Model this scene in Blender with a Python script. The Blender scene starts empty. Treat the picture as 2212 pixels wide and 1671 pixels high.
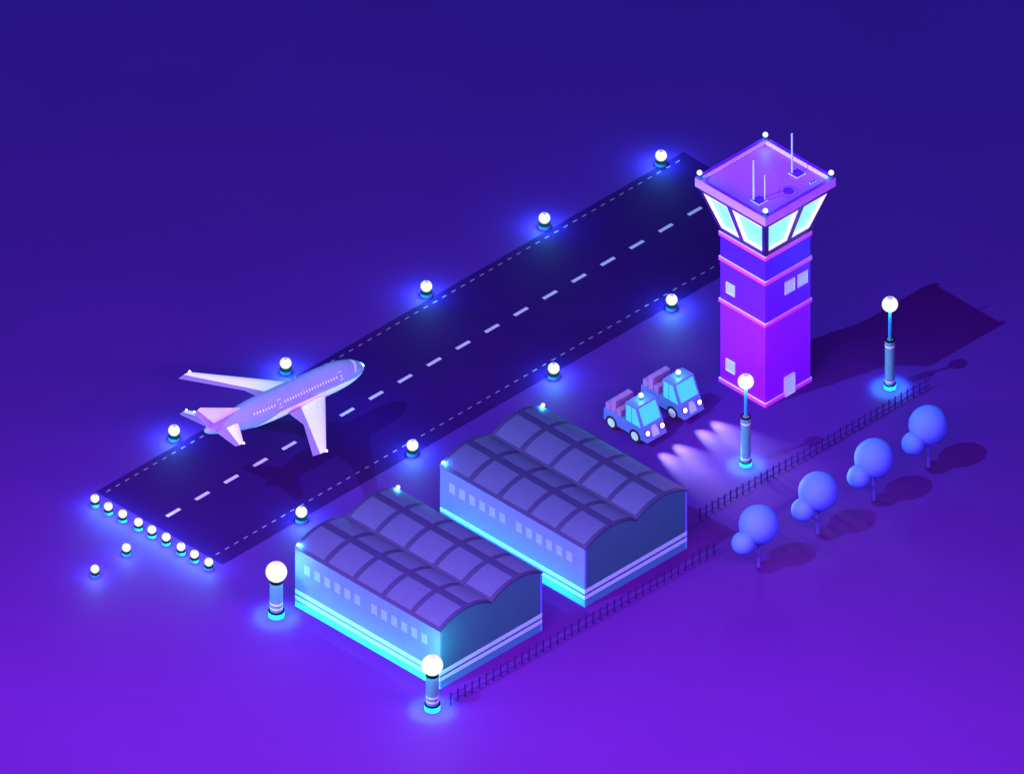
import bpy, math, random
from mathutils import Vector, Matrix
R = math.radians
random.seed(4)
scene = bpy.context.scene
C = scene.collection

# ------------------------------------------------------------------ camera (isometric, orthographic)
S = 0.06                      # metres per pixel of the 2212 px wide view used for measuring
CU, CV = 1106.0, 835.5
SQ = math.sqrt(0.5)
SE, CE = math.sqrt(1 / 3), math.sqrt(2 / 3)


def W(u, v, z=0.0):
    """ground position of a measured point that lies at height z"""
    a = (u - CU) * S / SQ
    b = ((CV - v) * S - CE * z) / SE / SQ
    return Vector(((a + b) / 2, (b - a) / 2, z))


cam_d = bpy.data.cameras.new('camera')
cam_d.type = 'ORTHO'
cam_d.ortho_scale = 2212 * S
cam_d.clip_start = 1.0
cam_d.clip_end = 3000
cam = bpy.data.objects.new('camera', cam_d)
C.objects.link(cam)
vd = Vector((SQ * CE, SQ * CE, -SE))
cam.location = -vd * 110
cam.rotation_euler = vd.to_track_quat('-Z', 'Y').to_euler()
scene.camera = cam

# ------------------------------------------------------------------ world, moon, exposure
SUN_DIR = Vector((0.754, -0.194, -1.0)).normalized()
world = bpy.data.worlds.new('World')
scene.world = world
world.use_nodes = True
wn = world.node_tree
bg = wn.nodes['Background']
sky = wn.nodes.new('ShaderNodeTexSky')
sky.sky_type = 'NISHITA'
sky.sun_disc = False
sky.sun_elevation = R(52)
sky.sun_rotation = math.atan2(-0.754, 0.194)
tint = wn.nodes.new('ShaderNodeMix')
tint.data_type = 'RGBA'
tint.blend_type = 'MULTIPLY'
tint.inputs['Factor'].default_value = 1.0
tint.inputs['B'].default_value = (0.30, 0.16, 1.0, 1)
wn.links.new(sky.outputs['Color'], tint.inputs['A'])
wn.links.new(tint.outputs['Result'], bg.inputs['Color'])
bg.inputs['Strength'].default_value = 0.05

moon_d = bpy.data.lights.new('moon', 'SUN')
moon_d.energy = 3.9
moon_d.angle = R(0.4)
moon_d.color = (0.38, 0.64, 1.0)
moon = bpy.data.objects.new('moon', moon_d)
C.objects.link(moon)
moon.rotation_euler = SUN_DIR.to_track_quat('-Z', 'Y').to_euler()


def area_light(name, loc, aim, sx, sy, power, color, spread=180):
    d = bpy.data.lights.new(name, 'AREA')
    d.shape = 'RECTANGLE'
    d.size, d.size_y = sx, sy
    d.energy = power
    d.color = color
    d.spread = R(spread)
    o = bpy.data.objects.new(name, d)
    C.objects.link(o)
    o.location = loc
    o.rotation_euler = (Vector(aim) - Vector(loc)).to_track_quat('-Z', 'Y').to_euler()
    return o


# added violet fill, unseen behind the camera; grades the ground from near to far
area_light('violet_fill', (-66 - 8, -66 + 8, 60), (-42 - 7, -42 + 7, 0), 205, 8, 440000, (1.0, 0.13, 0.68))

scene.view_settings.view_transform = 'Standard'
scene.view_settings.look = 'None'
scene.view_settings.exposure = 0.0
scene.view_settings.gamma = 1.0
scene.cycles.use_denoising = True
scene.cycles.sample_clamp_indirect = 6.0
scene.cycles.max_bounces = 6

# ------------------------------------------------------------------ materials


def mat(name, col, rough=0.55, emit=None, strength=0.0, spec=0.2, metal=0.0, vary=0.06, scale=0.8):
    m = bpy.data.materials.new(name)
    m.use_nodes = True
    nt = m.node_tree
    b = nt.nodes['Principled BSDF']
    b.inputs['Roughness'].default_value = rough
    b.inputs['Metallic'].default_value = metal
    b.inputs['Specular IOR Level'].default_value = spec
    if vary > 0:
        tc = nt.nodes.new('ShaderNodeTexCoord')
        n = nt.nodes.new('ShaderNodeTexNoise')
        n.inputs['Scale'].default_value = scale
        n.inputs['Detail'].default_value = 4
        r = nt.nodes.new('ShaderNodeValToRGB')
        r.color_ramp.elements[0].position = 0.3
        r.color_ramp.elements[1].position = 0.7
        r.color_ramp.elements[0].color = tuple(c * (1 - vary) for c in col) + (1,)
        r.color_ramp.elements[1].color = tuple(min(1, c * (1 + vary)) for c in col) + (1,)
        nt.links.new(tc.outputs['Object'], n.inputs['Vector'])
        nt.links.new(n.outputs['Fac'], r.inputs['Fac'])
        nt.links.new(r.outputs['Color'], b.inputs['Base Color'])
    else:
        b.inputs['Base Color'].default_value = col + (1,)
    if emit:
        b.inputs['Emission Color'].default_value = emit + (1,)
        b.inputs['Emission Strength'].default_value = strength
    return m


M = {
    'ground': mat('violet_apron', (0.029, 0.0065, 0.165), 0.75, spec=0.12, vary=0.04, scale=0.05),
    'runway': mat('indigo_asphalt', (0.011, 0.0024, 0.072), 0.8, spec=0.03, vary=0.06, scale=0.15),
    'edge_marking': mat('dull_edge_paint', (0.10, 0.12, 0.20), 0.8, spec=0.05, vary=0.05),
    'marking': mat('lilac_road_paint', (0.26, 0.36, 0.46), 0.7, vary=0.05),
    # lamps
    'globe': mat('lit_white_globe', (0.0, 0.0, 0.0), 0.6, (1.0, 1.0, 0.95), 1.02, spec=0.0, vary=0),
    'nav': mat('lit_navigation_light', (0.9, 0.95, 1.0), 0.4, (0.55, 0.9, 1.0), 3.0, vary=0),
    'cap': mat('pale_blue_cap', (0.30, 0.62, 0.85), 0.5, vary=0),
    'drum': mat('teal_drum', (0.012, 0.34, 0.50), 0.35, vary=0.05),
    'black': mat('black_rubber_ring', (0.001, 0.001, 0.0015), 0.8, spec=0.0, vary=0),
    'grey': mat('dark_grey_metal', (0.06, 0.06, 0.065), 0.5, vary=0.05),
    'column': mat('steel_teal_column', (0.045, 0.36, 0.33), 0.35, vary=0.05),
    'white': mat('white_paint', (0.33, 0.82, 0.84), 0.5, vary=0.03),
    # tower
    'tower_low': mat('magenta_glow_wall', (0.16, 0.008, 0.92), 0.6, vary=0.03),  # storey paints step from magenta to indigo; base glow put into the colour
    'tower_mid': mat('violet_glow_wall', (0.075, 0.004, 0.92), 0.6, vary=0.03),
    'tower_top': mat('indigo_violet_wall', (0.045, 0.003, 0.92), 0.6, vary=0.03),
    'ledge': mat('orchid_ledge', (0.40, 0.06, 0.90), 0.5, vary=0.03),
    'coping': mat('pale_coping', (0.42, 0.74, 0.78), 0.5, vary=0.03),
    'cab': mat('indigo_cab_frame', (0.04, 0.012, 0.26), 0.45, vary=0.05),
    'cab_glass': mat('lit_cab_glass', (0.02, 0.1, 0.12), 0.25, (0.33, 1.0, 1.0), 0.92, vary=0),
    'reveal': mat('glowing_window_reveal', (0.85, 0.9, 0.9), 0.4, (0.9, 1.0, 1.0), 0.35, vary=0),  # reveals emit faintly: light from the panes put into the material
    'parapet': mat('lilac_parapet', (0.30, 0.34, 0.95), 0.5, vary=0.03),
    'rim': mat('violet_parapet_top', (0.13, 0.01, 0.95), 0.5, vary=0.03),
    'lining': mat('pale_parapet_lining', (0.42, 0.72, 0.86), 0.5, vary=0.03),
    'deck': mat('violet_roof_deck', (0.33, 0.08, 0.95), 0.5, vary=0.05, scale=0.3),
    'plate': mat('deep_violet_plate', (0.10, 0.01, 0.75), 0.4, vary=0.03),
    'window': mat('pale_lit_window', (0.15, 0.35, 0.6), 0.2, (0.45, 0.60, 1.0), 0.40, vary=0),
    # hangars
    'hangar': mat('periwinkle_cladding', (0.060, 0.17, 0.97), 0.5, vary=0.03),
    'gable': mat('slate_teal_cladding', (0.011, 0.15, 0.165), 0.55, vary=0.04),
    'glow_base': mat('cyan_glow_base', (0.03, 0.52, 0.80), 0.5, vary=0.03),  # lowest wall strip in cyan, the base glow put into the paint
    'gable_glow_base': mat('teal_glow_base', (0.02, 0.30, 0.38), 0.5, vary=0.03),  # gable counterpart, teal base glow put into the paint
    'stripe': mat('pale_cyan_stripe', (0.16, 0.85, 0.95), 0.5, vary=0.03),
    'roof': mat('indigo_roof_ribs', (0.010, 0.022, 0.085), 0.6, vary=0.04),
    'panel': mat('periwinkle_roof_panel', (0.022, 0.060, 0.155), 0.6, vary=0.04),
    'hwindow': mat('lilac_hangar_window', (0.10, 0.30, 0.80), 0.2, (0.35, 0.40, 1.0), 0.06, vary=0),
    # trucks
    'truck': mat('blue_truck_paint', (0.055, 0.17, 0.45), 0.35, vary=0.05, scale=0.3),
    'bed': mat('teal_bed_floor', (0.01, 0.22, 0.32), 0.6, vary=0.05),
    'truck_glass': mat('lit_cyan_glass', (0.02, 0.12, 0.2), 0.2, (0.05, 0.62, 1.0), 0.9, vary=0),
    'tyre': mat('tyre_rubber', (0.015, 0.014, 0.013), 0.7, vary=0.1),
    'tread': mat('grey_tread', (0.12, 0.11, 0.09), 0.8, vary=0.1),
    'lens': mat('lit_headlamp', (0.9, 0.9, 0.9), 0.3, (1.0, 0.97, 1.0), 1.5, vary=0),
    'crate': mat('mauve_cardboard', (0.15, 0.15, 0.33), 0.75, vary=0.10, scale=1.2),
    # aircraft
    'skin': mat('lilac_aircraft_skin', (0.125, 0.30, 0.50), 0.35, vary=0.03),
    'wing': mat('white_wing_skin', (0.43, 0.90, 0.90), 0.35, vary=0.02),
    'fin': mat('white_fin_skin', (0.34, 0.86, 0.90), 0.35, vary=0.02),
    'flap': mat('orchid_flap', (0.17, 0.22, 0.50), 0.4, vary=0.03),
    # planting, fence
    'crown': mat('periwinkle_foliage', (0.036, 0.165, 0.80), 0.75, spec=0.15, vary=0.05, scale=0.5),
    'trunk': mat('blue_violet_bark', (0.04, 0.09, 0.50), 0.7, vary=0.08),
    'fence': mat('dark_violet_iron', (0.016, 0.006, 0.14), 0.5, vary=0.05),
}

# ------------------------------------------------------------------ mesh builder


class MB:
    def __init__(self):
        self.v, self.f, self.sm = [], [], []

    def add(self, verts, faces, smooth=False):
        o = len(self.v)
        self.v += [tuple(p) for p in verts]
        self.f += [tuple(i + o for i in f) for f in faces]
        self.sm += [smooth] * len(faces)
        return self

    def hexa(self, p):
        """8 corners: bottom loop 0-3, top loop 4-7"""
        return self.add(p, [(3, 2, 1, 0), (4, 5, 6, 7), (0, 1, 5, 4), (1, 2, 6, 5), (2, 3, 7, 6), (3, 0, 4, 7)])

    def box(self, x0, x1, y0, y1, z0, z1):
        return self.hexa([(x0, y0, z0), (x1, y0, z0), (x1, y1, z0), (x0, y1, z0),
                          (x0, y0, z1), (x1, y0, z1), (x1, y1, z1), (x0, y1, z1)])

    def loft(self, rings, cap=True, smooth=True):
        n = len(rings[0])
        vs = [p for r in rings for p in r]
        fs = []
        for k in range(len(rings) - 1):
            for i in range(n):
                j = (i + 1) % n
                fs.append((k * n + i, k * n + j, (k + 1) * n + j, (k + 1) * n + i))
        self.add(vs, fs, smooth)
        if cap:
            self.add(rings[0], [tuple(range(n))[::-1]])
            self.add(rings[-1], [tuple(range(n))])
        return self

    def lathe(self, prof, n=32, c=(0, 0, 0), smooth=True, cap=True):
        rings = [[(c[0] + r * math.cos(2 * math.pi * i / n), c[1] + r * math.sin(2 * math.pi * i / n), c[2] + z)
                  for i in range(n)] for r, z in prof]
        return self.loft(rings, cap, smooth)

    def cyl(self, r, z0, z1, n=32, c=(0, 0, 0), bevel=0.0):
        # sharp rims: separate cap vertices
        rings = [[(c[0] + r * math.cos(2 * math.pi * i / n), c[1] + r * math.sin(2 * math.pi * i / n), c[2] + z)
                  for i in range(n)] for z in (z0, z1)]
        return self.loft(rings, True, True)

    def sphere(self, r, c=(0, 0, 0), n=32, m=18, cut=0.0):
        prof = []
        for k in range(m + 1):
            t = -math.pi / 2 + math.pi * k / m
            prof.append((max(r * math.cos(t), 1e-4), r * math.sin(t)))
        return self.lathe(prof, n, c)

    def tube(self, p0, p1, r0, r1=None, n=12):
        r1 = r0 if r1 is None else r1
        p0, p1 = Vector(p0), Vector(p1)
        d = (p1 - p0).normalized()
        a = d.orthogonal().normalized()
        b = d.cross(a)
        rings = [[p + (a * math.cos(2 * math.pi * i / n) + b * math.sin(2 * math.pi * i / n)) * r for i in range(n)]
                 for p, r in ((p0, r0), (p1, r1))]
        return self.loft(rings)

    def prism(self, poly, off):
        """closed polygon extruded along the vector off"""
        n = len(poly)
        off = Vector(off)
        a = [Vector(p) for p in poly]
        b = [p + off for p in a]
        self.add(a, [tuple(range(n))[::-1]])
        self.add(b, [tuple(range(n))])
        self.add(a + b, [(i, (i + 1) % n, n + (i + 1) % n, n + i) for i in range(n)])
        return self

    def build(self, name, m, parent=None, bevel=0.0, loc=None):
        me = bpy.data.meshes.new(name)
        me.from_pydata(self.v, [], self.f)
        me.polygons.foreach_set('use_smooth', self.sm)
        me.update()
        import bmesh
        bm = bmesh.new()
        bm.from_mesh(me)
        bmesh.ops.recalc_face_normals(bm, faces=bm.faces)
        bm.to_mesh(me)
        bm.free()
        me.materials.append(M[m])
        o = bpy.data.objects.new(name, me)
        C.objects.link(o)
        if parent:
            o.parent = parent
        if loc is not None:
            o.location = loc
        if bevel:
            b = o.modifiers.new('edge', 'BEVEL')
            b.width = bevel
            b.segments = 2
            b.limit_method = 'ANGLE'
        return o


def empty(name, loc, label=None, cat=None, group=None, rz=0.0):
    o = bpy.data.objects.new(name, None)
    o.empty_display_size = 0.5
    C.objects.link(o)
    o.location = loc
    o.rotation_euler = (0, 0, rz)
    if label:
        tag(o, label, cat, group)
    return o


def tag(o, label, cat=None, group=None):
    o['label'] = label
    if cat:
        o['category'] = cat
    if group:
        o['group'] = group


def structure(o):
    o['kind'] = 'structure'
    return o


def copy_tree(o, parent=None):
    c = o.copy()
    C.objects.link(c)
    c.parent = parent
    for ch in list(o.children):
        copy_tree(ch, c)
    return c


# ------------------------------------------------------------------ ground and runway
structure(MB().add([(-900, -900, 0), (900, -900, 0), (900, 900, 0), (-900, 900, 0)], [(0, 1, 2, 3)]).build('ground', 'ground'))

RW0 = W(206.8, 1061.5)          # far corner of the near end
RW_W, RW_L = 23.2, 107.7


def sheet(mb, x0, x1, y0, y1, z):
    mb.add([(x0, y0, z), (x1, y0, z), (x1, y1, z), (x0, y1, z)], [(0, 1, 2, 3)])


mb = MB()
sheet(mb, 0, RW_L, -RW_W, 0, 0.006)
runway = structure(mb.build('runway', 'runway', loc=RW0))


def dashes(name, u, v, pitch, length, width, n, m='marking'):
    p = W(u, v) - RW0
    d = MB()
    for i in range(n):
        x = p.x + i * pitch
        sheet(d, x - length / 2, x + length / 2, p.y - width / 2, p.y + width / 2, 0.012)
    return d.build(name, m, runway)


dashes('centre_line', 374.4, 1106.6, 5.31, 2.44, 0.54, 20)
dashes('edge_line', 234.3, 1059.2, 1.71, 0.75, 0.17, 62, 'edge_marking')
dashes('edge_line', 470.3, 1195.0, 1.71, 0.75, 0.17, 62, 'edge_marking')

# ------------------------------------------------------------------ globe lights


# what each kind of lamp gives off: (watts, colour)
GLOW = {
    'globe': (4200, (0.13, 0.66, 1.0)),
    'globe_small': (1700, (0.13, 0.62, 1.0)),
    'globe_tower': (700, (0.06, 0.45, 1.0)),
    'globe_truck': (220, (0.08, 0.50, 1.0)),
    'globe_cyan': (4600, (0.07, 0.80, 1.0)),
    'globe_blue': (4000, (0.12, 0.40, 1.0)),
    'globe_tall': (3200, (0.10, 0.60, 1.0)),
    'globe_warm': (6500, (0.80, 0.35, 1.0)),
}


def glow(parent, kind, r, loc):
    w, col = GLOW[kind]
    d = bpy.data.lights.new('globe_light', 'POINT')
    d.energy, d.color, d.shadow_soft_size = w, col, r * 1.004
    d.use_soft_falloff = False
    o = bpy.data.objects.new('globe_light', d)
    C.objects.link(o)
    o.parent, o.location = parent, loc


def foot_fill(parent, z, dia, watts):  # added disc light with no fitting, pools cyan round a lamp's base
    d = bpy.data.lights.new('foot_fill', 'AREA')
    d.shape = 'DISK'
    d.size, d.energy, d.color = dia, watts, (0.05, 0.85, 1.0)
    o = bpy.data.objects.new('foot_fill', d)
    C.objects.link(o)
    o.parent, o.location = parent, (0, 0, z)


def drum_lamp(root, r_base, h_base, r_globe, z_globe, globe='globe'):
    MB().lathe([(r_base, 0), (r_base, h_base - 0.04), (r_base * 0.98, h_base)], 36).build('drum', 'drum', root)
    MB().cyl(r_base * 1.01, h_base, h_base + 0.07, 36).build('collar', 'black', root)
    MB().cyl(r_globe * 0.35, h_base + 0.07, z_globe - r_globe * 0.9, 20).build('neck', 'black', root)
    g = MB().sphere(r_globe, (0, 0, z_globe)).build('globe', 'globe', root)
    glow(root, globe, r_globe, (0, 0, z_globe))
    cap_on(root, r_globe, z_globe)
    return g


def cap_on(root, r, z):
    """small pale cap that closes the top of a globe"""
    a = R(20)
    prof = [(r * 1.01 * math.sin(t) + 1e-4, z + r * 1.012 * math.cos(t)) for t in (a, a * .66, a * .33, 0.0)]
    MB().lathe(prof, 24).build('cap', 'cap', root)


proto = empty('runway_light', (0, 0, 0))
drum_lamp(proto, 0.79, 0.52, 0.756, 1.42)
far_row = [
    (1428, 336, 'large round runway light at the far runway edge, closest to the tower roof'),
    (1176, 471, 'large round runway light on the far runway edge, second down from the tower end'),
    (921, 618, 'large round runway light alone midway along the far runway edge, up right of the jet'),
    (617, 784, 'large round runway light behind the jet between its far wing and nose'),
    (376, 929, 'large round runway light beside the tail of the jet'),
]
near_row = [
    (1451, 647, 'large round runway light on the near runway edge, left of the tower shaft'),
    (1196, 795, 'large round runway light on the near runway edge, between rear hangar and trucks'),
    (891, 961, 'large round runway light on the near runway edge, up left of the rear hangar'),
    (651, 1105, 'large round runway light on the near runway edge, just above the front hangar'),
]
for i, (u, v, lab) in enumerate(far_row + near_row):
    o = proto if i == 0 else copy_tree(proto)
    o.location = W(u, v + 1.42 * CE / S)
    tag(o, lab, 'runway light', 'large globe lights along the runway edges')

proto = empty('runway_light', (0, 0, 0))
drum_lamp(proto, 0.595, 0.41, 0.564, 1.08, 'globe_small')
ends = ['far corner of the runway end', 'corner']
row = [(205, 1076), (234, 1093), (265, 1109), (299, 1127), (328, 1143), (359, 1159), (391, 1180), (420, 1196), (451, 1213)]
names = ['first of the row across the runway end, at its far left corner',
         'second of the row from the far left corner of the runway end',
         'third of the row from the far left corner of the runway end',
         'fourth of the row from the far left corner of the runway end',
         'middle one of the nine across the runway end',
         'fourth of the row from the near right corner of the runway end',
         'third of the row from the near right corner of the runway end',
         'second of the row from the near right corner of the runway end',
         'last of the row across the runway end, at its near right corner']
for i, (u, v) in enumerate(row):
    o = proto if i == 0 else copy_tree(proto)
    o.location = W(u, v + 1.08 * CE / S)
    tag(o, 'small globe light, ' + names[i], 'runway light', 'small globe lights across the runway end')
for (u, v, lab) in [(273, 1182, 'small globe light standing off the runway end, nearer to the light row'),
                    (205, 1228, 'small globe light standing off the runway end, farthest out at left')]:
    o = copy_tree(proto)
    o.location = W(u, v + 1.08 * CE / S)
    tag(o, lab, 'runway light', 'globe lights before the runway end')


def beacon(parent, loc, r=0.37, globe='globe_tower'):
    """a small lamp fixed on a roof: drum (part) with collar and globe as sub-parts"""
    b = MB().cyl(r * 1.04, 0, r * 0.85, 28).build('beacon', 'drum', parent, loc=loc)
    MB().cyl(r * 1.06, r * 0.85, r * 1.02, 28).build('collar', 'black', b)
    MB().sphere(r, (0, 0, r * 1.95), 24, 14).build('globe', 'globe', b)
    glow(b, globe, r, (0, 0, r * 1.95))
    return b


def roof_lamp(parent, loc, r=0.3, globe='globe_tower'):
    b = MB().cyl(r * 0.62, 0, r * 0.6, 24).build('beacon', 'drum', parent, loc=loc)
    MB().cyl(r * 0.64, r * 0.6, r * 0.75, 24).build('collar', 'black', b)
    MB().sphere(r, (0, 0, r * 1.68), 24, 14).build('globe', 'globe', b)
    glow(b, globe, r, (0, 0, r * 1.68))
    return b


# ------------------------------------------------------------------ street lamps
def ring(root, r, z0, z1, m='white', name='band'):
    return MB().cyl(r, z0, z1, 36).build(name, m, root)


def tall_lamp(loc, label, globe):
    t = empty('street_lamp', loc, label, 'street lamp', 'tall street lamps along the fence')
    MB().cyl(0.79, 0, 0.55, 36).build('drum', 'drum', t)
    ring(t, 0.80, 0.55, 0.66, 'black', 'collar')
    MB().cyl(0.66, 0.66, 7.45, 36).build('column', 'column', t)
    ring(t, 0.672, 1.05, 1.28)
    ring(t, 0.672, 6.55, 6.82)
    # black rim with a dark grey well
    n = MB().lathe([(0.66, 7.45), (0.67, 7.62), (0.47, 7.62), (0.46, 7.56)], 36, cap=False).build('rim', 'black', t)
    MB().cyl(0.465, 7.5, 7.57, 28).build('well', 'grey', t)
    MB().cyl(0.21, 7.57, 12.2, 24).build('pole', 'drum', t)
    MB().sphere(1.045, (0, 0, 13.14), 40, 22).build('globe', 'globe', t)
    glow(t, globe, 1.045, (0, 0, 13.14))
    foot_fill(t, 0.5, 4.8, 950)
    cap_on(t, 1.045, 13.14)
    return t


tall_lamp(W(1611, 1002.5), 'tall lamp with thin upper pole, in front of the control tower', 'globe_warm')
tall_lamp(W(1922.4, 836), 'tall lamp with thin upper pole, at far right beside the tower shadow', 'globe_tall')


def short_lamp(loc, label, globe):
    t = empty('bollard_lamp', loc, label, 'lamp', 'stout globe lamps by the front hangar')
    MB().cyl(1.04, 0, 0.82, 40).build('drum', 'drum', t)
    ring(t, 1.05, 0.82, 0.95, 'black', 'collar')
    MB().cyl(0.86, 0.95, 5.36, 40).build('column', 'column', t)
    ring(t, 0.873, 1.33, 1.62)
    ring(t, 0.873, 2.02, 2.31)
    ring(t, 0.875, 5.36, 5.55, 'black', 'collar')
    MB().sphere(1.4, (0, 0, 6.93), 44, 24).build('globe', 'globe', t)
    glow(t, globe, 1.4, (0, 0, 6.93))
    foot_fill(t, 0.7, 6.0, 1200)
    cap_on(t, 1.4, 6.93)
    return t


short_lamp(W(596.9, 1328.7), 'stout globe lamp at the far left corner of the front hangar', 'globe_blue')
short_lamp(W(933.9, 1530), 'stout globe lamp at the near corner of the front hangar, by the fence end', 'globe_cyan')

# ------------------------------------------------------------------ control tower
TC = W(1653.3, 822.9)
tw = empty('control_tower', TC, 'tall square violet control tower with flared glazed cab and aerials on its flat roof', 'control tower')
h = 4.115
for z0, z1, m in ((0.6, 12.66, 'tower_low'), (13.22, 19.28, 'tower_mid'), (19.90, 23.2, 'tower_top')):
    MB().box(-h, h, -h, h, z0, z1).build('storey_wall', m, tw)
hb = 4.29
for z0, z1 in ((0, 0.54), (12.66, 13.16), (19.28, 19.84), (23.2, 23.76)):
    l = MB().box(-hb, hb, -hb, hb, z0, z1).build('ledge', 'ledge', tw)
    MB().box(-hb - .003, hb + .003, -hb - .003, hb + .003, z1, z1 + 0.06).build('coping', 'coping', l)


def recessed_window(parent, face, a0, a1, z0, z1, name='window', glass='window', proud=0.0, split=None):
    """window in the shaft: white frame standing proud of the wall, pane set back inside it. a = metres from the near corner"""
    def P(a, z, out):
        if face == 'x':
            return (-h - out, -h + a, z)
        return (-h + a, -h - out, z)
    t = 0.11
    o, i = 0.16 + proud, 0.003
    f = MB()
    def bar(p0, p1, q0, q1):
        pts = [P(p0, q0, i), P(p1, q0, i), P(p1, q1, i), P(p0, q1, i), P(p0, q0, o), P(p1, q0, o), P(p1, q1, o), P(p0, q1, o)]
        f.hexa(pts)
    bar(a0, a0 + t, z0, z1)
    bar(a1 - t, a1, z0, z1)
    bar(a0 + t, a1 - t, z1 - t, z1)
    bar(a0 + t, a1 - t, z0, z0 + t)
    w = f.build(name, 'white', parent)
    g = MB()
    po = 0.03 + proud
    g.hexa([P(a0 + t, z0 + t, i), P(a1 - t, z0 + t, i), P(a1 - t, z1 - t, i), P(a0 + t, z1 - t, i),
            P(a0 + t, z0 + t, po), P(a1 - t, z0 + t, po), P(a1 - t, z1 - t, po), P(a0 + t, z1 - t, po)])
    g.build('pane', glass, w)
    return w


recessed_window(tw, 'x', 5.53, 7.09, 14.7, 16.4)
recessed_window(tw, 'x', 5.5, 7.12, 2.4, 4.25)
recessed_window(tw, 'y', 3.51, 5.31, 16.05, 18.05)
recessed_window(tw, 'y', 5.86, 7.66, 16.05, 18.05)
dr = recessed_window(tw, 'y', 3.38, 5.18, 0.02, 3.0, 'door', 'window', proud=0.18)

# flared cab
ZB, ZT = 23.82, 30.87
HB, HT = 4.13, 6.22


def cabp(face, a, b, d):
    """point on a cab face: a along it (0 = outer side, 1 = near corner side), b down it, d metres inwards"""
    hh = HT + (HB - HT) * b
    z = ZT + (ZB - ZT) * b
    t = (2 * a - 1) * hh
    n = hh - d
    if face == '-x':
        return Vector((-n, -t, z))
    if face == '-y':
        return Vector((-t, -n, z))
    if face == '+x':
        return Vector((n, -t, z))
    return Vector((-t, n, z))


WINS = [((.05, .408), (.085, .456)), ((.492, .962), (.55, .957))]
B0, B1 = .105, .88
DEPTH = 0.62


def lerp_quad(q, s, t):
    """q = (a_left_top, a_right_top, a_left_bottom, a_right_bottom) with s along, t down"""
    l = q[0] + (q[2] - q[0]) * t
    r = q[1] + (q[3] - q[1]) * t
    return l + (r - l) * s, B0 + (B1 - B0) * t


cabf = MB()


def slab(mb, face, quad, d0, d1):
    """quad: four (a, b); slab between depths d0 and d1"""
    mb.hexa([cabp(face, a, b, d1) for a, b in quad] + [cabp(face, a, b, d0) for a, b in quad])


win_parts = []
for face in ('-x', '-y', '+x', '+y'):
    slab(cabf, face, [(0, 0), (1, 0), (1, B0), (0, B0)], 0, DEPTH)
    slab(cabf, face, [(0, B1), (1, B1), (1, 1), (0, 1)], 0, DEPTH)
    (t1, b1), (t2, b2) = WINS
    slab(cabf, face, [(0, B0), (t1[0], B0), (b1[0], B1), (0, B1)], 0, DEPTH)
    slab(cabf, face, [(t1[1], B0), (t2[0], B0), (b2[0], B1), (b1[1], B1)], 0, DEPTH)
    slab(cabf, face, [(t2[1], B0), (1, B0), (1, B1), (b2[1], B1)], 0, DEPTH)
cab = cabf.build('cab_frame', 'cab', tw)
for face in ('-x', '-y', '+x', '+y'):
    for (t, b) in WINS:
        q = (t[0], t[1], b[0], b[1])
        fr, th = MB(), 0.035
        o = lambda s, tt: lerp_quad(q, s, tt)
        lo, hi = 0.012, DEPTH - 0.02
        tv = th * 1.1
        slab(fr, face, [o(0, 0), o(th, 0), o(th, 1), o(0, 1)], lo, hi)
        slab(fr, face, [o(1 - th, 0), o(1, 0), o(1, 1), o(1 - th, 1)], lo, hi)
        slab(fr, face, [o(th, 0), o(1 - th, 0), o(1 - th, tv), o(th, tv)], lo, hi)
        slab(fr, face, [o(th, 1 - tv), o(1 - th, 1 - tv), o(1 - th, 1), o(th, 1)], lo, hi)
        w = fr.build('cab_window', 'reveal', cab)
        g = MB()
        slab(g, face, [o(th, tv), o(1 - th, tv), o(1 - th, 1 - tv), o(th, 1 - tv)], hi - 0.12, hi - 0.06)
        g.build('pane', 'cab_glass', w)
MB().box(-HT + .02, HT - .02, -HT + .02, HT - .02, ZT - 0.01, ZT + 0.05).build('soffit', 'cab', tw)
HP, PW = 6.45, 0.46
ZP = 32.27
pp = MB()
pp.box(-HP, -HP + PW, -HP, HP, ZT + 0.05, ZP)
pp.box(HP - PW, HP, -HP, HP, ZT + 0.05, ZP)
pp.box(-HP + PW, HP - PW, -HP, -HP + PW, ZT + 0.05, ZP)
pp.box(-HP + PW, HP - PW, HP - PW, HP, ZT + 0.05, ZP)
par = pp.build('parapet', 'parapet', tw)
HI = HP - PW
rm = MB()
e = 0.02
rm.box(-HP - e, -HI + e, -HP - e, HP + e, ZP, ZP + 0.05)
rm.box(HI - e, HP + e, -HP - e, HP + e, ZP, ZP + 0.05)
rm.box(-HI + e, HI - e, -HP - e, -HI + e, ZP, ZP + 0.05)
rm.box(-HI + e, HI - e, HI - e, HP + e, ZP, ZP + 0.05)
rm.build('rim', 'rim', par)
ln = MB()
ln.box(-HI, -HI + 0.03, -HI, HI, 31.6, ZP - 0.01)
ln.box(HI - 0.03, HI, -HI, HI, 31.6, ZP - 0.01)
ln.box(-HI + .03, HI - .03, -HI, -HI + 0.03, 31.6, ZP - 0.01)
ln.box(-HI + .03, HI - .03, HI - 0.03, HI, 31.6, ZP - 0.01)
ln.build('lining', 'lining', par)
ZD = 31.6
MB().box(-HI + .002, HI - .002, -HI + .002, HI - .002, ZT + 0.06, ZD).build('roof_deck', 'deck', tw)
for x, y in ((-1, -1), (1, 1), (-1, 1), (1, -1)):
    beacon(tw, (x * (HP - 0.42), y * (HP - 0.42), ZP + 0.05))


def deckp(px, py, z=ZD):
    """tower-local point from a position in the enlarged roof picture"""
    u = (2700 + px / 2.786) / 1.8517
    v = (500 + py / 2.786) / 1.8517
    return W(u, v, z) - TC


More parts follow.
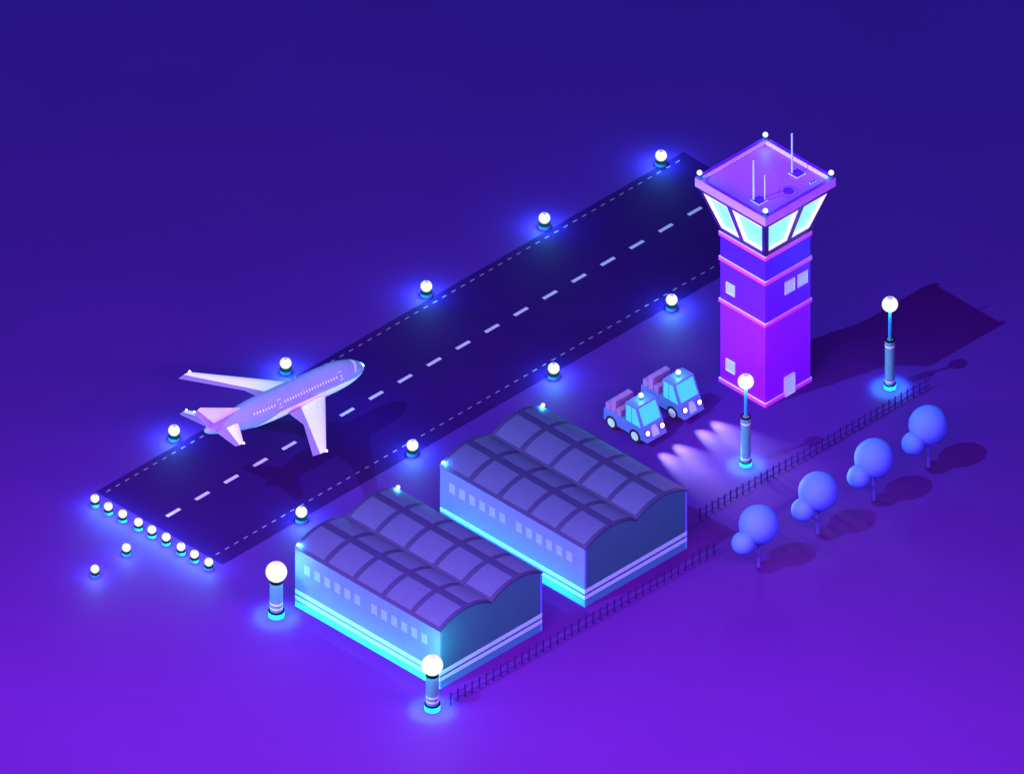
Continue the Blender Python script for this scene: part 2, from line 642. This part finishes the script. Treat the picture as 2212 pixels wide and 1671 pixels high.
def plate(px, py, masts):
    c = deckp(px, py, ZD + 0.18)
    s = 0.82
    b = MB().box(c.x - s, c.x + s, c.y - s, c.y + s, ZD, ZD + 0.17).build('antenna_base', 'coping', tw)
    MB().box(c.x - s + .05, c.x + s - .05, c.y - s + .05, c.y + s - .05, ZD + 0.17, ZD + 0.185).build('plate', 'plate', b)
    for mx, my, hgt, w in masts:
        p = deckp(mx, my, ZD + 0.185)
        MB().box(p.x - w, p.x + w, p.y - w, p.y + w, ZD + 0.185, ZD + 0.185 + hgt).build('mast', 'white', b)


plate(938, 832, [(876, 832, 6.2, .085), (1001, 834, 3.87, .055)])
plate(1361, 532, [(1304, 532, 6.2, .085)])
c = deckp(1260, 728, ZD + 0.2)
MB().cyl(0.66, 0, 0.2, 40, (c.x, c.y, ZD)).build('roof_vent', 'plate', tw)
dots = MB()
for i in range(20):
    t = 2 * math.pi * i / 20
    dots.cyl(0.07, 0, 0.03, 12, (c.x + 1.23 * math.cos(t), c.y + 1.23 * math.sin(t), ZD))
dots.build('stud_ring', 'plate', tw)
c = deckp(1535, 630, ZD + 0.15)
hb_ = MB().box(c.x - .52, c.x + .52, c.y - .17, c.y + .17, ZD, ZD + 0.14).build('roof_hatch', 'coping', tw)
MB().box(c.x - .49, c.x + .49, c.y - .14, c.y + .14, ZD + 0.14, ZD + 0.155).build('plate', 'plate', hb_)

# ------------------------------------------------------------------ hangars
HX, HY, HH, RISE = 18.75 / 2, 26.5 / 2, 9.1, 1.4
CH = HX                        # chord of one vault
RR = (CH * CH / 4 + RISE * RISE) / (2 * RISE)
HALF = math.asin(CH / 2 / RR)


def arc(vault, t, off=0.0):
    """point (x, z) on a vault's outer curve: t 0..1 across it"""
    cx = -HX / 2 if vault == 0 else HX / 2
    ang = -HALF + 2 * HALF * t
    return cx + (RR + off) * math.sin(ang), HH + RISE - RR + (RR + off) * math.cos(ang)


def hangar(corner, label):
    root = empty('hangar', corner + Vector((HX, HY, 0)), label, 'hangar', 'twin vaulted hangars')
    T = 0.3
    pz = 1.0
    # long walls and gables
    for sx in (-1, 1):
        x0, x1 = sorted((sx * HX, sx * (HX - T)))
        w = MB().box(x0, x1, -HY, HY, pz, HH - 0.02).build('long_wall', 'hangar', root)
        MB().box(x0, x1, -HY, HY, 0, pz).build('glow_base', 'glow_base', w)
        if sx < 0:      # added cyan light without a fixture, washes the foot of the windowed wall
            area_light('wall_wash_fill', corner + Vector((-2.8, HY, 0.15)), corner + Vector((0, HY, 3.0)), 25, 0.25, 900, (0.05, 0.80, 1.0), 150)
        for z0, z1 in ((1.15, 1.77), (2.1, 2.75)):
            xs = sorted((sx * HX, sx * (HX + 0.012)))
            MB().box(xs[0], xs[1], -HY, HY, z0, z1).build('stripe', 'stripe', w)
        for g0 in (1.69, 13.95):
            for k in range(6):
                y1 = HY - g0 - k * 1.84
                xs = sorted((sx * (HX - 0.05), sx * (HX + 0.02)))
                MB().box(xs[0], xs[1], y1 - 1.05, y1, 5.9, 7.38).build('window', 'hwindow', w)
    for sy in (-1, 1):
        y0, y1 = sorted((sy * (HY - 0.002), sy * (HY - T)))
        poly = [(-HX + T, y0, pz), (HX - T, y0, pz)]
        top = []
        for v in (0, 1):
            for k in range(25):
                x, z = arc(v, k / 24, -0.28)
                if not (v == 1 and k == 0):
                    top.append((max(-HX + T, min(HX - T, x)), y0, z))
        poly += top[::-1]
        # gable drawn as strips so that the valley stays clean
        g = MB()
        prev = None
        for v in (0, 1):
            for k in range(25):
                x, z = arc(v, k / 24, -0.02)
                x = max(-HX + T, min(HX - T, x))
                if prev and x - prev[0] > 1e-4:
                    g.hexa([(prev[0], y0, pz), (x, y0, pz), (x, y1, pz), (prev[0], y1, pz),
                            (prev[0], y0, prev[1]), (x, y0, z), (x, y1, z), (prev[0], y1, prev[1])])
                prev = (x, z)
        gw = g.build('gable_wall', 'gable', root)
        MB().box(-HX + T, HX - T, y0, y1, 0, pz).build('glow_base', 'gable_glow_base', gw)
        for z0, z1 in ((1.15, 1.77), (2.1, 2.75)):
            ys = sorted((sy * HY, sy * (HY + 0.012)))
            MB().box(-HX, HX, ys[0], ys[1], z0, z1).build('stripe', 'stripe', gw)
    # two barrel vaults in one roof shell
    rf = MB()
    OV = 0.14
    for v in (0, 1):
        n = 28
        for k in range(n):
            q = []
            for y in (-HY - OV, HY + OV):
                q.append((y, arc(v, k / n), arc(v, (k + 1) / n), arc(v, k / n, .15), arc(v, (k + 1) / n, .15)))
            (ya, a0, a1, b0, b1), (yb, _, _, _, _) = q
            P = lambda p, y: (p[0], y, p[1])
            rf.add([P(b0, ya), P(b1, ya), P(b1, yb), P(b0, yb)], [(0, 1, 2, 3)], True)
            rf.add([P(a0, ya), P(a1, ya), P(a1, yb), P(a0, yb)], [(3, 2, 1, 0)], True)
            rf.add([P(a0, ya), P(a1, ya), P(b1, ya), P(b0, ya)], [(0, 1, 2, 3)])
            rf.add([P(a0, yb), P(a1, yb), P(b1, yb), P(b0, yb)], [(3, 2, 1, 0)])
        for t in (0, 1):
            a, b = arc(v, t), arc(v, t, .15)
            rf.add([(a[0], -HY - OV, a[1]), (b[0], -HY - OV, b[1]), (b[0], HY + OV, b[1]), (a[0], HY + OV, a[1])], [(0, 1, 2, 3)])
    roof = rf.build('roof', 'roof', root)
    for v in (0, 1):
        for (t0, t1) in ((0.05, 0.47), (0.60, 0.95)):
            for k in range(5):
                y0 = HY - 0.42 - k * 5.3
                y1 = y0 - 4.46
                p = MB()
                n = 10
                tp, bt = [], []
                for i in range(n + 1):
                    t = t0 + (t1 - t0) * i / n
                    x, z = arc(v, t, .20)
                    X, Z = arc(v, t, .14)
                    tp.append((x, z))
                    bt.append((X, Z))
                for i in range(n):
                    p.add([(tp[i][0], y0, tp[i][1]), (tp[i + 1][0], y0, tp[i + 1][1]), (tp[i + 1][0], y1, tp[i + 1][1]), (tp[i][0], y1, tp[i][1])],
                          [(0, 1, 2, 3)], True)
                    for y in (y0, y1):
                        p.add([(bt[i][0], y, bt[i][1]), (bt[i + 1][0], y, bt[i + 1][1]), (tp[i + 1][0], y, tp[i + 1][1]), (tp[i][0], y, tp[i][1])], [(0, 1, 2, 3)])
                for i in (0, n):
                    p.add([(bt[i][0], y0, bt[i][1]), (tp[i][0], y0, tp[i][1]), (tp[i][0], y1, tp[i][1]), (bt[i][0], y1, bt[i][1])], [(0, 1, 2, 3)])
                p.build('roof_panel', 'panel', roof)
    for sx in (-1, 1):
        roof_lamp(root, (sx * (HX - 0.25), HY - 0.35, HH + 0.13))
    return root


hangar(W(950, 1488), 'vaulted hangar nearest the front, with stout globe lamps at its corners')
hangar(W(1263, 1311), 'vaulted hangar behind the front one, next to the trucks')

# ------------------------------------------------------------------ trucks


def box_part(name, m, parent, *b, bevel=0.0):
    return MB().box(*b).build(name, m, parent, bevel)


TWD, ZB0, ZBED, ZRF = 3.6, 0.9, 2.56, 5.5
TN, TRF, TCB = 8.0, 6.0, 3.95     # nose, roof front, cab rear, as metres from the tail


def truck(loc, label):
    """local: the tail lies at y = 0 and the nose at y = -TN, x 0..TWD"""
    t = empty('pickup_truck', loc, label, 'truck', 'pickup trucks loaded with crates')
    prof = [(0, ZB0), (TN, ZB0), (TRF, ZRF), (TCB, ZRF), (TCB, ZBED - .12), (0, ZBED - .12)]
    b = MB().prism([(0, -a, z) for a, z in prof], (TWD, 0, 0)).build('body', 'truck', t, 0.03)
    w = 0.12
    sd = MB()
    sd.box(0, w, -TCB, 0, ZBED - .12, ZBED)
    sd.box(TWD - w, TWD, -TCB, 0, ZBED - .12, ZBED)
    sd.box(w, TWD - w, -w, 0, ZBED - .12, ZBED)
    sd.build('bed_rim', 'truck', t)
    box_part('bed_floor', 'bed', t, w, TWD - w, -TCB, -w, ZBED - .12, ZBED - .06)
    # side glass
    for x0, x1 in ((-0.02, 0.01), (TWD - 0.01, TWD + 0.02)):
        def sg(pts):
            MB().prism([(x0, -a, z) for a, z in pts], (x1 - x0, 0, 0)).build('side_window', 'truck_glass', t)
        sg([(4.15, 2.75), (5.03, 2.75), (5.03, 5.2), (4.15, 5.2)])
        sg([(5.17, 2.75), (6.78, 2.75), (5.83, 5.2), (5.17, 5.2)])
    # sloping front: helper on the slanted plane. s across 0..TWD, q 0 at the bottom .. 1 at the roof
    d = Vector((0, TN - TRF, ZRF - ZB0))
    L = d.length
    d.normalize()
    nrm = Vector((0, -(ZRF - ZB0), TN - TRF)).normalized()

    def F(s, q, out=0.0):
        return Vector((s, -TN, ZB0)) + d * q + nrm * out

    def patch(name, m, parent, pts, o0, o1):
        return MB().prism([F(s, q, o0) for s, q in pts], nrm * (o1 - o0)).build(name, m, parent)
    patch('windscreen', 'truck_glass', t, [(.27, 2.3), (TWD - .27, 2.3), (TWD - .27, L - .22), (.27, L - .22)], -0.01, 0.02)
    for s in (0.48, TWD - 0.48):
        c0, c1 = F(s, 1.2, -0.05), F(s, 1.2, 0.1)
        hl = MB().tube(c0, c1, 0.46, 0.46, 36).build('headlight', 'black', t)
        MB().tube(F(s, 1.2, 0.08), F(s, 1.2, 0.125), 0.36, 0.33, 36).build('lens', 'lens', hl)
        sp = bpy.data.lights.new('headlamp', 'SPOT')
        sp.energy = 36000
        sp.color = (0.85, 1.0, 0.85)
        sp.spot_size = R(74)
        sp.spot_blend = 1.0
        sp.shadow_soft_size = 0.25
        so = bpy.data.objects.new('headlamp', sp)
        C.objects.link(so)
        so.parent = t
        so.location = F(s, 1.2, 0.2)
        so.scale = (0.52, 1, 1)
        so.rotation_euler = Vector((0.0, -1, -0.24)).to_track_quat('-Z', 'Y').to_euler()
    gr = MB()
    for i in range(8):
        q = 0.42 + i * 0.185
        hw = 0.58 * math.sqrt(max(0.05, 1 - (i / 8.2) ** 2.6))
        cx = TWD / 2
        gr.prism([F(cx - hw, q, 0.0), F(cx + hw, q, 0.0), F(cx + hw, q + .095, 0.0), F(cx - hw, q + .095, 0.0)], nrm * 0.03)
    gr.build('grille', 'white', t)
    # wheels: tyre, tread ring, white rim with a small hub mark
    for a in (1.45, 5.75):
        for side in (0, 1):
            xo, xi = (-0.08, 0.42) if side == 0 else (TWD + 0.08, TWD - 0.42)
            sg_ = -1 if side == 0 else 1
            wh = MB().tube((xi, -a, 0.98), (xo, -a, 0.98), 0.98, 0.98, 44).build('wheel', 'tyre', t)
            MB().tube((xi, -a, 0.98), (xo - sg_ * 0.10, -a, 0.98), 0.987, 0.987, 44).build('tread', 'tread', wh)
            rim = MB().tube((xo - sg_ * 0.05, -a, 0.98), (xo + sg_ * 0.02, -a, 0.98), 0.66, 0.63, 40).build('rim', 'white', wh)
            arc_ = MB()
            for i in range(12):
                t0, t1 = R(-30 + i * 11), R(-30 + (i + 1) * 11)
                xx = xo + sg_ * 0.02
                pts = []
                for tt, r_ in ((t0, .30), (t1, .30), (t1, .34), (t0, .34)):
                    pts.append((xx, -a - r_ * math.cos(tt), 0.98 + r_ * math.sin(tt)))
                arc_.prism(pts, (sg_ * 0.01, 0, 0))
            arc_.build('hub_mark', 'grey', wh)
    roof_lamp(t, (TWD / 2 + 0.05, -(TCB + TRF) / 2, ZRF), 0.37, 'globe_truck')
    return t


T1 = W(1398.4, 957.7, ZB0)
t1 = Vector((T1.x, T1.y + TN, 0))
t2 = t1 + Vector((7.1, 0.25, 0))
truck(t1, 'blue pickup truck nearer the hangars, crates on its bed and headlamps lit')
truck(t2, 'blue pickup truck nearer the tower, crates on its bed and headlamps lit')


def crate_proto():
    c = MB().box(0, 1.01, -0.88, 0, 0, 0.98).build('crate', 'crate', None, 0.05)
    return c


cp = crate_proto()
first = True
spots = [(0, 0, 0, 'low crate at the tail corner'),
         (0, 1, 0, 'lower crate of the near side stack'), (0, 1, 1, 'topmost crate of the near side stack'),
         (1, 1, 0, 'lower crate of the middle stack'), (1, 1, 1, 'topmost crate of the middle stack'),
         (2, 1, 0, 'lower crate of the far side stack'), (2, 1, 1, 'topmost crate of the far side stack'),
         (0, 2, 0, 'low crate behind the near cab side'), (1, 2, 0, 'low crate behind mid cab')]
for base, which in ((t1, 'truck nearer the hangars'), (t2, 'truck nearer the tower')):
    for i, j, k, lab in spots:
        c = cp if first else cp.copy()
        if not first:
            C.objects.link(c)
        first = False
        c.location = base + Vector((0.16 + i * 1.10, -0.16 - j * 0.98, ZBED - 0.06 + k * 1.0))
        tag(c, 'mauve ' + lab + ', on the ' + which, 'crate', 'crates on the truck beds')

# ------------------------------------------------------------------ aircraft
FUS = [(-14.6, .10, .62), (-14.45, .32, .60), (-14.0, .52, .56), (-13, .78, .48), (-11, 1.18, .32), (-8, 1.62, .14), (-5.5, 1.86, .04), (-3, 1.95, 0), (3, 1.95, 0),
       (7, 1.95, 0), (9, 1.90, -.02), (10.6, 1.76, -.07), (11.9, 1.53, -.14), (13.0, 1.20, -.23), (13.8, .84, -.30), (14.3, .50, -.34), (14.52, .26, -.36), (14.6, .05, -.37)]


def fus_at(x):
    for (x0, r0, z0), (x1, r1, z1) in zip(FUS, FUS[1:]):
        if x0 <= x <= x1:
            k = (x - x0) / (x1 - x0)
            return r0 + (r1 - r0) * k, z0 + (z1 - z0) * k
    return FUS[-1][1:]


def fp(x, th, off=0.0):
    """point on the skin: th = 0 at the +y side, 90 deg on top"""
    r, z = fus_at(x)
    return Vector((x, (r + off) * math.cos(th), z + (r + off) * math.sin(th)))


def build_plane():
    NOSE = W(784, 789, 8.0)
    root = empty('airliner', (0, 0, 0), 'white and lilac passenger jet flying low over the runway', 'airplane')
    xs = []
    for (x0, _, _), (x1, _, _) in zip(FUS, FUS[1:]):
        n = 3 if x1 - x0 > 1.2 else 1
        xs += [x0 + (x1 - x0) * i / n for i in range(n)]
    xs.append(FUS[-1][0])
    n = 48
    MB().loft([[fp(x, 2 * math.pi * i / n) for i in range(n)] for x in xs]).build('fuselage', 'skin', root)
    # white belly: a thin shell under the body that runs out to points fore and aft
    bl = MB()
    rows = []
    N = 40
    for k in range(N + 1):
        x = -9.5 + (14.3 + 9.5) * k / N
        hw = R(90) * min(1, ((x + 9.6) / 7.0)) ** 0.7 if x < -2.5 else R(90)
        if x > 9:
            hw = R(90) - R(14) * (x - 9) / 5.3
        m = 20
        rows.append([fp(x, -math.pi / 2 + hw * (2 * i / m - 1), 0.025) for i in range(m + 1)])
    m = 20
    vs = [p for r_ in rows for p in r_]
    bl.add(vs, [(k * (m + 1) + i, k * (m + 1) + i + 1, (k + 1) * (m + 1) + i + 1, (k + 1) * (m + 1) + i) for k in range(N) for i in range(m)], True)
    bl.build('belly', 'wing', root)

    def foil(name, m, pts_root, pts_tip, th_r, th_t, parent=root, up=(0, 0, 1)):
        """thick lifting surface between a root and a tip chord; each = (leading, trailing) points"""
        up = Vector(up)
        mb_ = MB()
        rings = []
        for (le, te), th in ((pts_root, th_r), (pts_tip, th_t)):
            le, te = Vector(le), Vector(te)
            rg = []
            for s, z in ((0, 0), (.05, .55), (.2, .95), (.45, 1), (.75, .6), (1, .12), (1, -.12), (.75, -.4), (.45, -.6), (.2, -.6), (.05, -.4)):
                rg.append(le.lerp(te, s) + up * z * th / 2)
            rings.append(rg)
        return mb_.loft(rings, True, False).build(name, m, parent)

    def panel(name, m, p, th, parent, up=(0, 0, 1)):
        """four corner slab"""
        up = Vector(up) * th / 2
        a = [Vector(q) - up for q in p]
        b_ = [Vector(q) + up for q in p]
        return MB().hexa(a + b_).build(name, m, parent, 0.02)

    for s in (-1, 1):
        w = foil('wing', 'wing', ((6.5, s * 1.2, -.85), (1.7, s * 1.2, -.85)), ((-4.75, s * 12.5, -.1), (-5.95, s * 12.5, -.1)), 0.75, 0.22)
        MB().hexa([Vector(q) for q in ((1.72, s * 1.2, -.98), (-.8, s * 1.2, -.88), (-1.75, s * 5.4, -.6), (-1.05, s * 5.4, -.68),
                                      (1.72, s * 1.2, -.76), (-.8, s * 1.2, -.82), (-1.75, s * 5.4, -.54), (-1.05, s * 5.4, -.50))]).build('flap', 'flap', w)
        MB().hexa([Vector(q) for q in ((-1.05, s * 5.4, -.68), (-1.75, s * 5.4, -.6), (-7.0, s * 12.3, -.12), (-5.9, s * 12.5, -.14),
                                      (-1.05, s * 5.4, -.50), (-1.75, s * 5.4, -.54), (-7.0, s * 12.3, -.08), (-5.9, s * 12.5, -.06))]).build('flap', 'flap', w)
        MB().sphere(0.17, (-4.75, s * 12.55, -.05), 16, 10).build('navigation_light', 'nav', w)
        st = foil('stabilizer', 'wing', ((-9.2, s * .7, .5), (-11.6, s * .7, .5)), ((-12.7, s * 5.2, .6), (-13.55, s * 5.2, .6)), 0.35, 0.14)
        MB().hexa([Vector(q) for q in ((-11.6, s * .7, .42), (-13.4, s * .6, .47), (-14.1, s * 5.1, .57), (-13.53, s * 5.2, .55),
                                      (-11.6, s * .7, .56), (-13.4, s * .6, .53), (-14.1, s * 5.1, .63), (-13.53, s * 5.2, .65))]).build('elevator', 'flap', st)
        MB().sphere(0.15, (-12.75, s * 5.25, .62), 16, 10).build('navigation_light', 'nav', st)
    fin = foil('fin', 'fin', ((-7.0, 0, 1.3), (-12.8, 0, 1.0)), ((-15.7, 0, 4.6), (-16.4, 0, 4.45)), 0.5, 0.16, up=(0, 1, 0))
    MB().hexa([Vector(q) for q in ((-12.8, -.03, .95), (-13.9, -.02, .9), (-13.9, .02, .9), (-12.8, .03, .95),
                                  (-16.4, -.012, 4.45), (-17.2, -.01, 4.3), (-17.2, .01, 4.3), (-16.4, .012, 4.45))]).build('rudder', 'flap', fin)
    MB().sphere(0.15, (-17.0, 0, 4.45), 16, 10).build('navigation_light', 'nav', fin)
    MB().sphere(0.15, (14.62, 0, -.4), 16, 10).build('navigation_light', 'nav', root)
    nl = bpy.data.lights.new('nose_lamp', 'POINT')
    nl.energy, nl.color, nl.shadow_soft_size = 4000, (0.12, 0.30, 1.0), 0.12
    no = bpy.data.objects.new('nose_lamp', nl)
    C.objects.link(no)
    no.parent, no.location = root, (15.1, 0, -.25)
    # cabin windows, doors and the cockpit window band
    for s in (-1, 1):
        base = R(33)
        for x in [-7.0 + i * .51 for i in range(8)] + [-1.55 + i * .503 for i in range(20)]:
            th = base if s > 0 else math.pi - base
            if x < -3:
                th = math.asin(min(.99, (1.06 - fus_at(x)[1]) / fus_at(x)[0]))
                th = th if s > 0 else math.pi - th
            ring_ = []
            for i in range(12):
                a = 2 * math.pi * i / 12
                ring_.append((x + .10 * math.cos(a), th + .10 * math.sin(a)))
            MB().prism([fp(px_, pt, 0.01) for px_, pt in ring_], (fp(x, th, .035) - fp(x, th, .01))).build('cabin_window', 'white', root)
        for x in (-2.45, 8.85):
            th = base if s > 0 else math.pi - base
            dm = MB()
            w2, h2, t_ = .33, .30, .09
            def strip(xa, xb, ta, tb):
                q = [fp(xa, ta, .01), fp(xb, ta, .01), fp(xb, tb, .01), fp(xa, tb, .01)]
                dm.prism(q, fp(x, th, .03) - fp(x, th, .01))
            strip(x - w2, x - w2 + t_, th - h2, th + h2)
            strip(x + w2 - t_, x + w2, th - h2, th + h2)
            strip(x - w2 + t_, x + w2 - t_, th - h2, th - h2 + .05)
            strip(x - w2 + t_, x + w2 - t_, th + h2 - .05, th + h2)
            dd = dm.build('door', 'white', root)
            MB().prism([fp(x + .09 * math.cos(2 * math.pi * i / 12), th + .09 * math.sin(2 * math.pi * i / 12) + .05, .01) for i in range(12)],
                       fp(x, th, .035) - fp(x, th, .01)).build('pane', 'white', dd)
    ck = MB()
    rows = []
    K = 28
    for i in range(K + 1):
        th = R(20) + R(140) * i / K
        e_ = math.sin(math.pi * i / K)
        xf = 11.75 + 0.95 * e_
        wd = 0.12 + 0.55 * e_ ** .6
        rows.append([fp(xf - wd * j / 4, th, .02) for j in range(5)])
    ck.add([p for r_ in rows for p in r_], [(i * 5 + j, i * 5 + j + 1, (i + 1) * 5 + j + 1, (i + 1) * 5 + j) for i in range(K) for j in range(4)], True)
    ck.build('cockpit_window', 'white', root)
    root.rotation_euler = (0, R(6), R(0))
    nose_local = Vector((14.6, 0, -.37))
    rot = Matrix.Rotation(R(6), 3, 'Y')
    root.location = NOSE - rot @ nose_local
    return root


build_plane()

# ------------------------------------------------------------------ fences


def fence(p0, p1, n, hgt, label):
    root = empty('fence', p0, label, 'fence', 'low iron fences beside the airfield')
    d = p1 - p0
    L = d.length
    root.rotation_euler = (0, 0, math.atan2(d.y, d.x))
    w = 0.07
    pm = MB()
    pm.box(-w, w, -w, w, 0, hgt - .15)
    pm.add([(-w, -w, hgt - .15), (w, -w, hgt - .15), (w, w, hgt - .15), (-w, w, hgt - .15), (0, 0, hgt)], [(0, 1, 4), (1, 2, 4), (2, 3, 4), (3, 0, 4)])
    p = pm.build('post', 'fence', root)
    for i in range(1, n):
        q = p.copy()
        C.objects.link(q)
        q.location = (L * i / (n - 1), 0, 0)
    for z in (hgt * .28, hgt * .78):
        MB().box(0.0, L + 0.75, -.11 - .03, -.07, z - .04, z + .04).build('rail', 'fence', root)


fence(W(973.7, 1522), W(1542, 1196.6), 38, 2.1, 'dark iron fence along the hangars, the nearer of the two')
fence(W(1512.5, 1120.9), W(1999.2, 841.8), 38, 1.9, 'dark iron fence between the tower and the round trees')

# ------------------------------------------------------------------ trees
def tree():
    t = empty('tree', (0, 0, 0))
    MB().lathe([(.26, 0), (.235, .4), (.22, 2.5), (.17, 6.0)], 20).build('trunk', 'trunk', t)
    MB().tube((0.05, -.1, 1.75), (-2.8 * .8, 0, 1.75 + 3.31 * .8), .15, .10, 14).build('branch', 'trunk', t)
    MB().sphere(2.62, (0, 0, 6.58), 56, 32).build('crown', 'crown', t)
    MB().sphere(1.56, (-2.8, 0, 5.06), 48, 26).build('crown', 'crown', t)
    return t


pt = tree()
labs = ['round two-ball tree nearest the hangars, by the end of the fence', 'round two-ball tree second from the hangars',
        'round two-ball tree third from the hangars', 'round two-ball tree at the far right end of the row']
for i, (u, v) in enumerate([(1639, 1222.2), (1767.7, 1150.4), (1888.6, 1078.6), (2006, 1007.2)]):
    o = pt if i == 0 else copy_tree(pt)
    o.location = W(u, v)
    tag(o, labs[i], 'tree', 'round trees in a row behind the fence')
